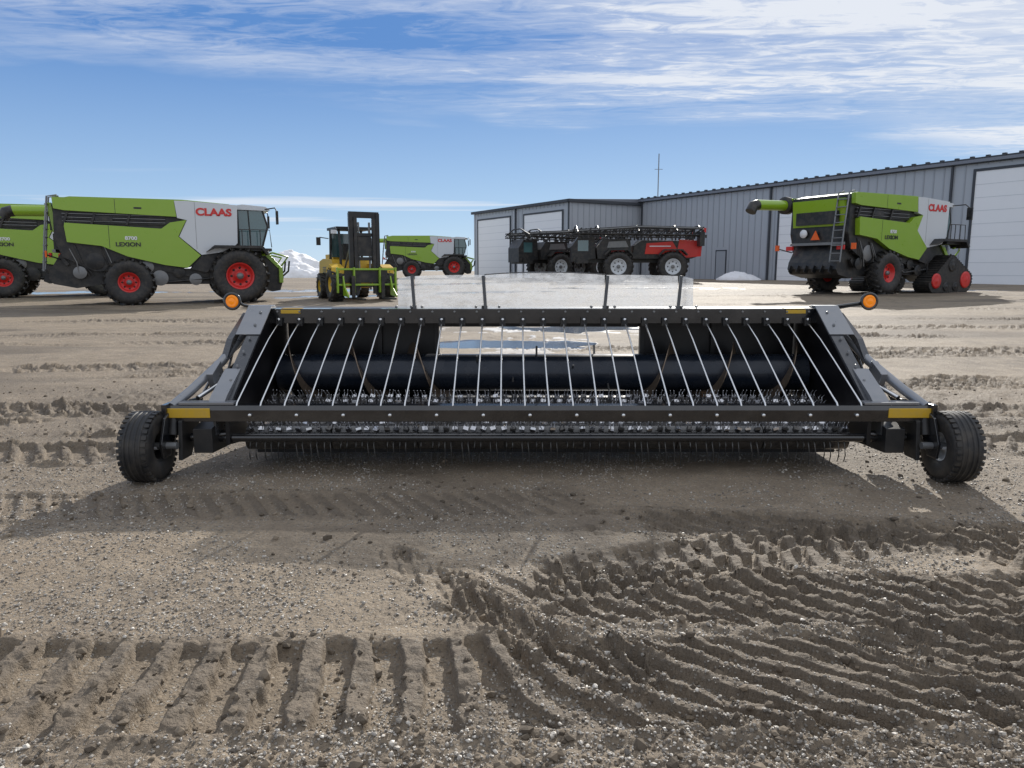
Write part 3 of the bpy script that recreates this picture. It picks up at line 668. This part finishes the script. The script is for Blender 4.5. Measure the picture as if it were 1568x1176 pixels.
# ------------------------------------------------------------ buildings
def wall_ribs(b,axis,fixed,a0,a1,z0,z1,step,sgn,skip=[]):
    t=a0+step/2
    while t<a1:
        zz=z0
        for s0,s1,z_ in skip:
            if s0<t<s1: zz=z_+.25
        if zz<z1:
            if axis=='x': b.bb((t-.035,fixed,zz),(t+.035,fixed+sgn*.03,z1),'sidingrib')
            else: b.bb((fixed,t-.035,zz),(fixed+sgn*.03,t+.035,z1),'sidingrib')
        t+=step
root=empty('metal_workshop_building',(11.65,68.7,0),R(-58.5))
b=B()
b.bb((0,0,-.5),(52,24,7.4),'siding')
wall_ribs(b,'x',0,0,52,.3,7.4,.61,-1,[(28.7,36.5,7.05),(15.1,19.3,5.9),(9.2,10.6,2.95),(38.5,46,7.05)])
b.obj('walls',root)
b=B()
b.bb((-.15,-.25,7.41),(52.2,-.04,7.72),'trim'); b.prism([(-.3,7.62),(12,8.6),(24.3,7.62),(24.3,7.45),(-.3,7.45)],'x',-.1,52.1,'roof')
for i in range(60): b.bb((.3+i*.86,-.29,7.62),(.5+i*.86,-.1,7.80),'trim')
for s_ in(.25,14.5,27.6,37.5): b.bb((s_,-.14,.2),(s_+.12,-.035,7.4),'trim')
b.obj('roof_and_gutter',root)
b=B()
def odoor(b,s0,s1,zt,fixed=0,panels=9):
    b.bb((s0,fixed-.05,.3),(s1,fixed-.01,zt),'door')
    for k in range(1,panels): 
        z=.3+(zt-.3)*k/panels; b.bb((s0,fixed-.058,z-.015),(s1,fixed-.051,z+.015),'doorline')
    b.bb((s0-.15,fixed-.09,.3),(s0-.002,fixed-.01,zt+.15),'trim'); b.bb((s1+.002,fixed-.09,.3),(s1+.15,fixed-.01,zt+.15),'trim'); b.bb((s0,fixed-.09,zt+.002),(s1,fixed-.01,zt+.15),'trim')
odoor(b,29,36.2,6.95); odoor(b,15.4,19,5.75); odoor(b,38.8,45.6,6.95)
b.bb((9.4,-.06,.5),(10.35,-.01,2.85),'sidingrib'); b.bb((9.3,-.05,.5),(9.39,-.01,2.95),'trim'); b.bb((10.36,-.05,.5),(10.45,-.01,2.95),'trim'); b.bb((9.3,-.05,2.87),(10.45,-.01,2.96),'trim')
b.obj('doors',root)
root=empty('metal_workshop_building',(4.9,64.6,0),R(-58.5))
b=B()
b.bb((-17,0,-.5),(0,24,7.1),'siding')
wall_ribs(b,'x',0,-17,0,.3,7.1,.61,-1,[(-16.2,-9.4,6.6),(-7.3,-.8,6.6)]); wall_ribs(b,'y',0,0,7.85,.3,7.1,.61,1)
b.obj('walls',root)
b=B()
b.bb((-17.2,-.25,7.11),(.2,-.04,7.36),'trim'); b.bb((.04,-.25,7.11),(.25,7.85,7.36),'trim')
b.prism([(-.04,7.12),(-.04,7.36),(12,7.9),(24,7.12)],'x',-17.1,.03,'roof')
b.bb((-.1,-.08,.2),(.06,-.032,7.1),'trim'); b.bb((-8.7,-.14,.3),(-8.55,-.035,7.1),'trim')
b.obj('roof_trim',root)
b=B(); odoor(b,-16,-9.7,6.4); odoor(b,-7.1,-1.0,6.4); b.bb((-8.3,-.06,.6),(-7.5,-.01,2.8),'door'); b.obj('doors',root)

b=B()
b.tube([(14.6,76,0),(14.6,76,12.8)],.05,'mgrey',6); b.tube([(14.2,76,11.3),(15.0,76,11.3)],.025,'mgrey',5)
b.obj('radio_mast')

def pile(name,cx_,cy_,rx,ry,hh,seed):
    n_=90; g=np.linspace(-1,1,n_); gx,gy=np.meshgrid(g,g); x=cx_+gx*rx; y=cy_+gy*ry
    d=np.sqrt(gx**2+gy**2); h=hh*np.clip(1-d,0,1)**.7*(1+.45*fbm(x,y,rx*.6,3,seed,.5))
    z=base_h(x,y)+h+fbm(x,y,rx*.12,3,seed+4)*hh*.12*(d<1)-.15*(d>.97)
    idx=np.arange(n_*n_).reshape(n_,n_); q=np.stack([idx[:-1,:-1],idx[:-1,1:],idx[1:,1:],idx[1:,:-1]],-1).reshape(-1,4)
    npmesh(name,np.stack([x,y,z],-1).reshape(-1,3).astype(np.float32),q,'snow')
pile('snow_pile',-22.6,76,6.2,5,2.6,200); pile('snow_pile',-29,84,8,5,2.0,205); pile('snow_pile',17.0,56,1.7,1.2,.7,210); pile('snow_pile',-44,95,14,5,1.6,215)

# ------------------------------------------------------------ light and sky
EL,AZ=R(26),R(15)
sd=Vector((math.sin(AZ)*math.cos(EL),math.cos(AZ)*math.cos(EL),math.sin(EL)))
L=bpy.data.lights.new('sun','SUN'); L.energy=5.0; L.angle=R(.5); L.color=(1,.95,.87)
o=bpy.data.objects.new('sun',L); scene.collection.objects.link(o); o.rotation_euler=sd.to_track_quat('Z','Y').to_euler(); o.location=(0,0,20)
w=bpy.data.worlds.new('World'); scene.world=w; w.use_nodes=True; w.name='sky'
n=w.node_tree.nodes; l=w.node_tree.links; bg=n['Background']; bg.inputs['Strength'].default_value=.085
sk=n.new('ShaderNodeTexSky'); sk.sky_type='NISHITA'; sk.sun_disc=False; sk.sun_elevation=EL; sk.sun_rotation=AZ; sk.air_density=1.0; sk.dust_density=.15; sk.ozone_density=3; sk.altitude=300
tc=n.new('ShaderNodeTexCoord'); sp=n.new('ShaderNodeSeparateXYZ'); l.new(tc.outputs['Generated'],sp.inputs[0])
zc=math_('MAXIMUM',sp.outputs['Z'],.015); U=math_('DIVIDE',sp.outputs['X'],zc); V=math_('DIVIDE',sp.outputs['Y'],zc)
cb=n.new('ShaderNodeCombineXYZ'); l.new(U,cb.inputs[0]); l.new(V,cb.inputs[1])
def wn(scale,rot,ms,det,ro,dist,off=(0,0,0)):
    mp=n.new('ShaderNodeMapping'); mp.inputs['Rotation'].default_value=(0,0,rot); mp.inputs['Scale'].default_value=ms; mp.inputs['Location'].default_value=off
    l.new(cb.outputs[0],mp.inputs[0]); z=n.new('ShaderNodeTexNoise'); z.inputs['Scale'].default_value=scale; z.inputs['Detail'].default_value=det; z.inputs['Roughness'].default_value=ro; z.inputs['Distortion'].default_value=dist
    l.new(mp.outputs[0],z.inputs['Vector']); return z.outputs[0]
n1=wn(1.1,R(40),(.35,1.4,1),9,.60,.7,(3.1,1.7,0)); n2=wn(.7,R(10),(.7,1.0,1),4,.5,.3,(7.3,2,0)); n3=wn(6,R(50),(.6,1.5,1),8,.65,1.2,(1,4,0)); n4=wn(.55,R(30),(.6,1.1,1),3,.5,.4,(5.5,8,0))
edge=math_('ADD',math_('SUBTRACT',V,math_('MULTIPLY',U,.44)),math_('MULTIPLY',math_('SUBTRACT',n2,.5),4.5))
mask=mr(edge,5.2,3.7)
st=math_('ADD',math_('ADD',math_('MULTIPLY',n1,.48),math_('MULTIPLY',n3,.28)),math_('MULTIPLY',n4,.24))
thin=math_('MULTIPLY',mask,mr(st,.39,.57,0,.7))
thick=math_('MULTIPLY',math_('MULTIPLY',mask,mr(U,-1.4,.0,.3,1)),mr(st,.455,.56))
fac=math_('MAXIMUM',thin,thick)
fac=math_('MAXIMUM',fac,math_('MULTIPLY',mr(math_('SUBTRACT',V,math_('MULTIPLY',U,1.0)),3.2,.6,0,.95),mr(st,.36,.52)))
low=math_('MULTIPLY',math_('MULTIPLY',mr(V,7,10),mr(V,26,15)),mr(wn(.35,0,(.35,1.2,1),5,.5,.2,(2,9,0)),.57,.66))
fac=math_('MAXIMUM',fac,math_('MULTIPLY',low,.7))
grad=mix(mr(sp.outputs['Z'],.0,.27),(6.0,8.5,11.4),(1.1,3.0,7.4))
grad=mix(mr(sp.outputs['Z'],.3,1.0),grad,(.8,1.9,4.6))
skc=mix(.78,sk.outputs[0],grad)
glow=mr(math_('SUBTRACT',V,math_('MULTIPLY',U,.8)),3.4,.6,0,.35)
skc=mix(glow,skc,(6.5,7.6,9.2))
cl=mix(math_('MULTIPLY',fac,.92),skc,(9.8,10.2,10.9))
l.new(cl,bg.inputs['Color'])

cam=bpy.data.cameras.new('camera'); cam.sensor_width=36; cam.lens=25.99; cam.clip_end=5000; cam.clip_start=.05
co_=bpy.data.objects.new('camera',cam); scene.collection.objects.link(co_); co_.location=(0,0,1.3); co_.rotation_euler=(R(90-8.7),0,0); scene.camera=co_
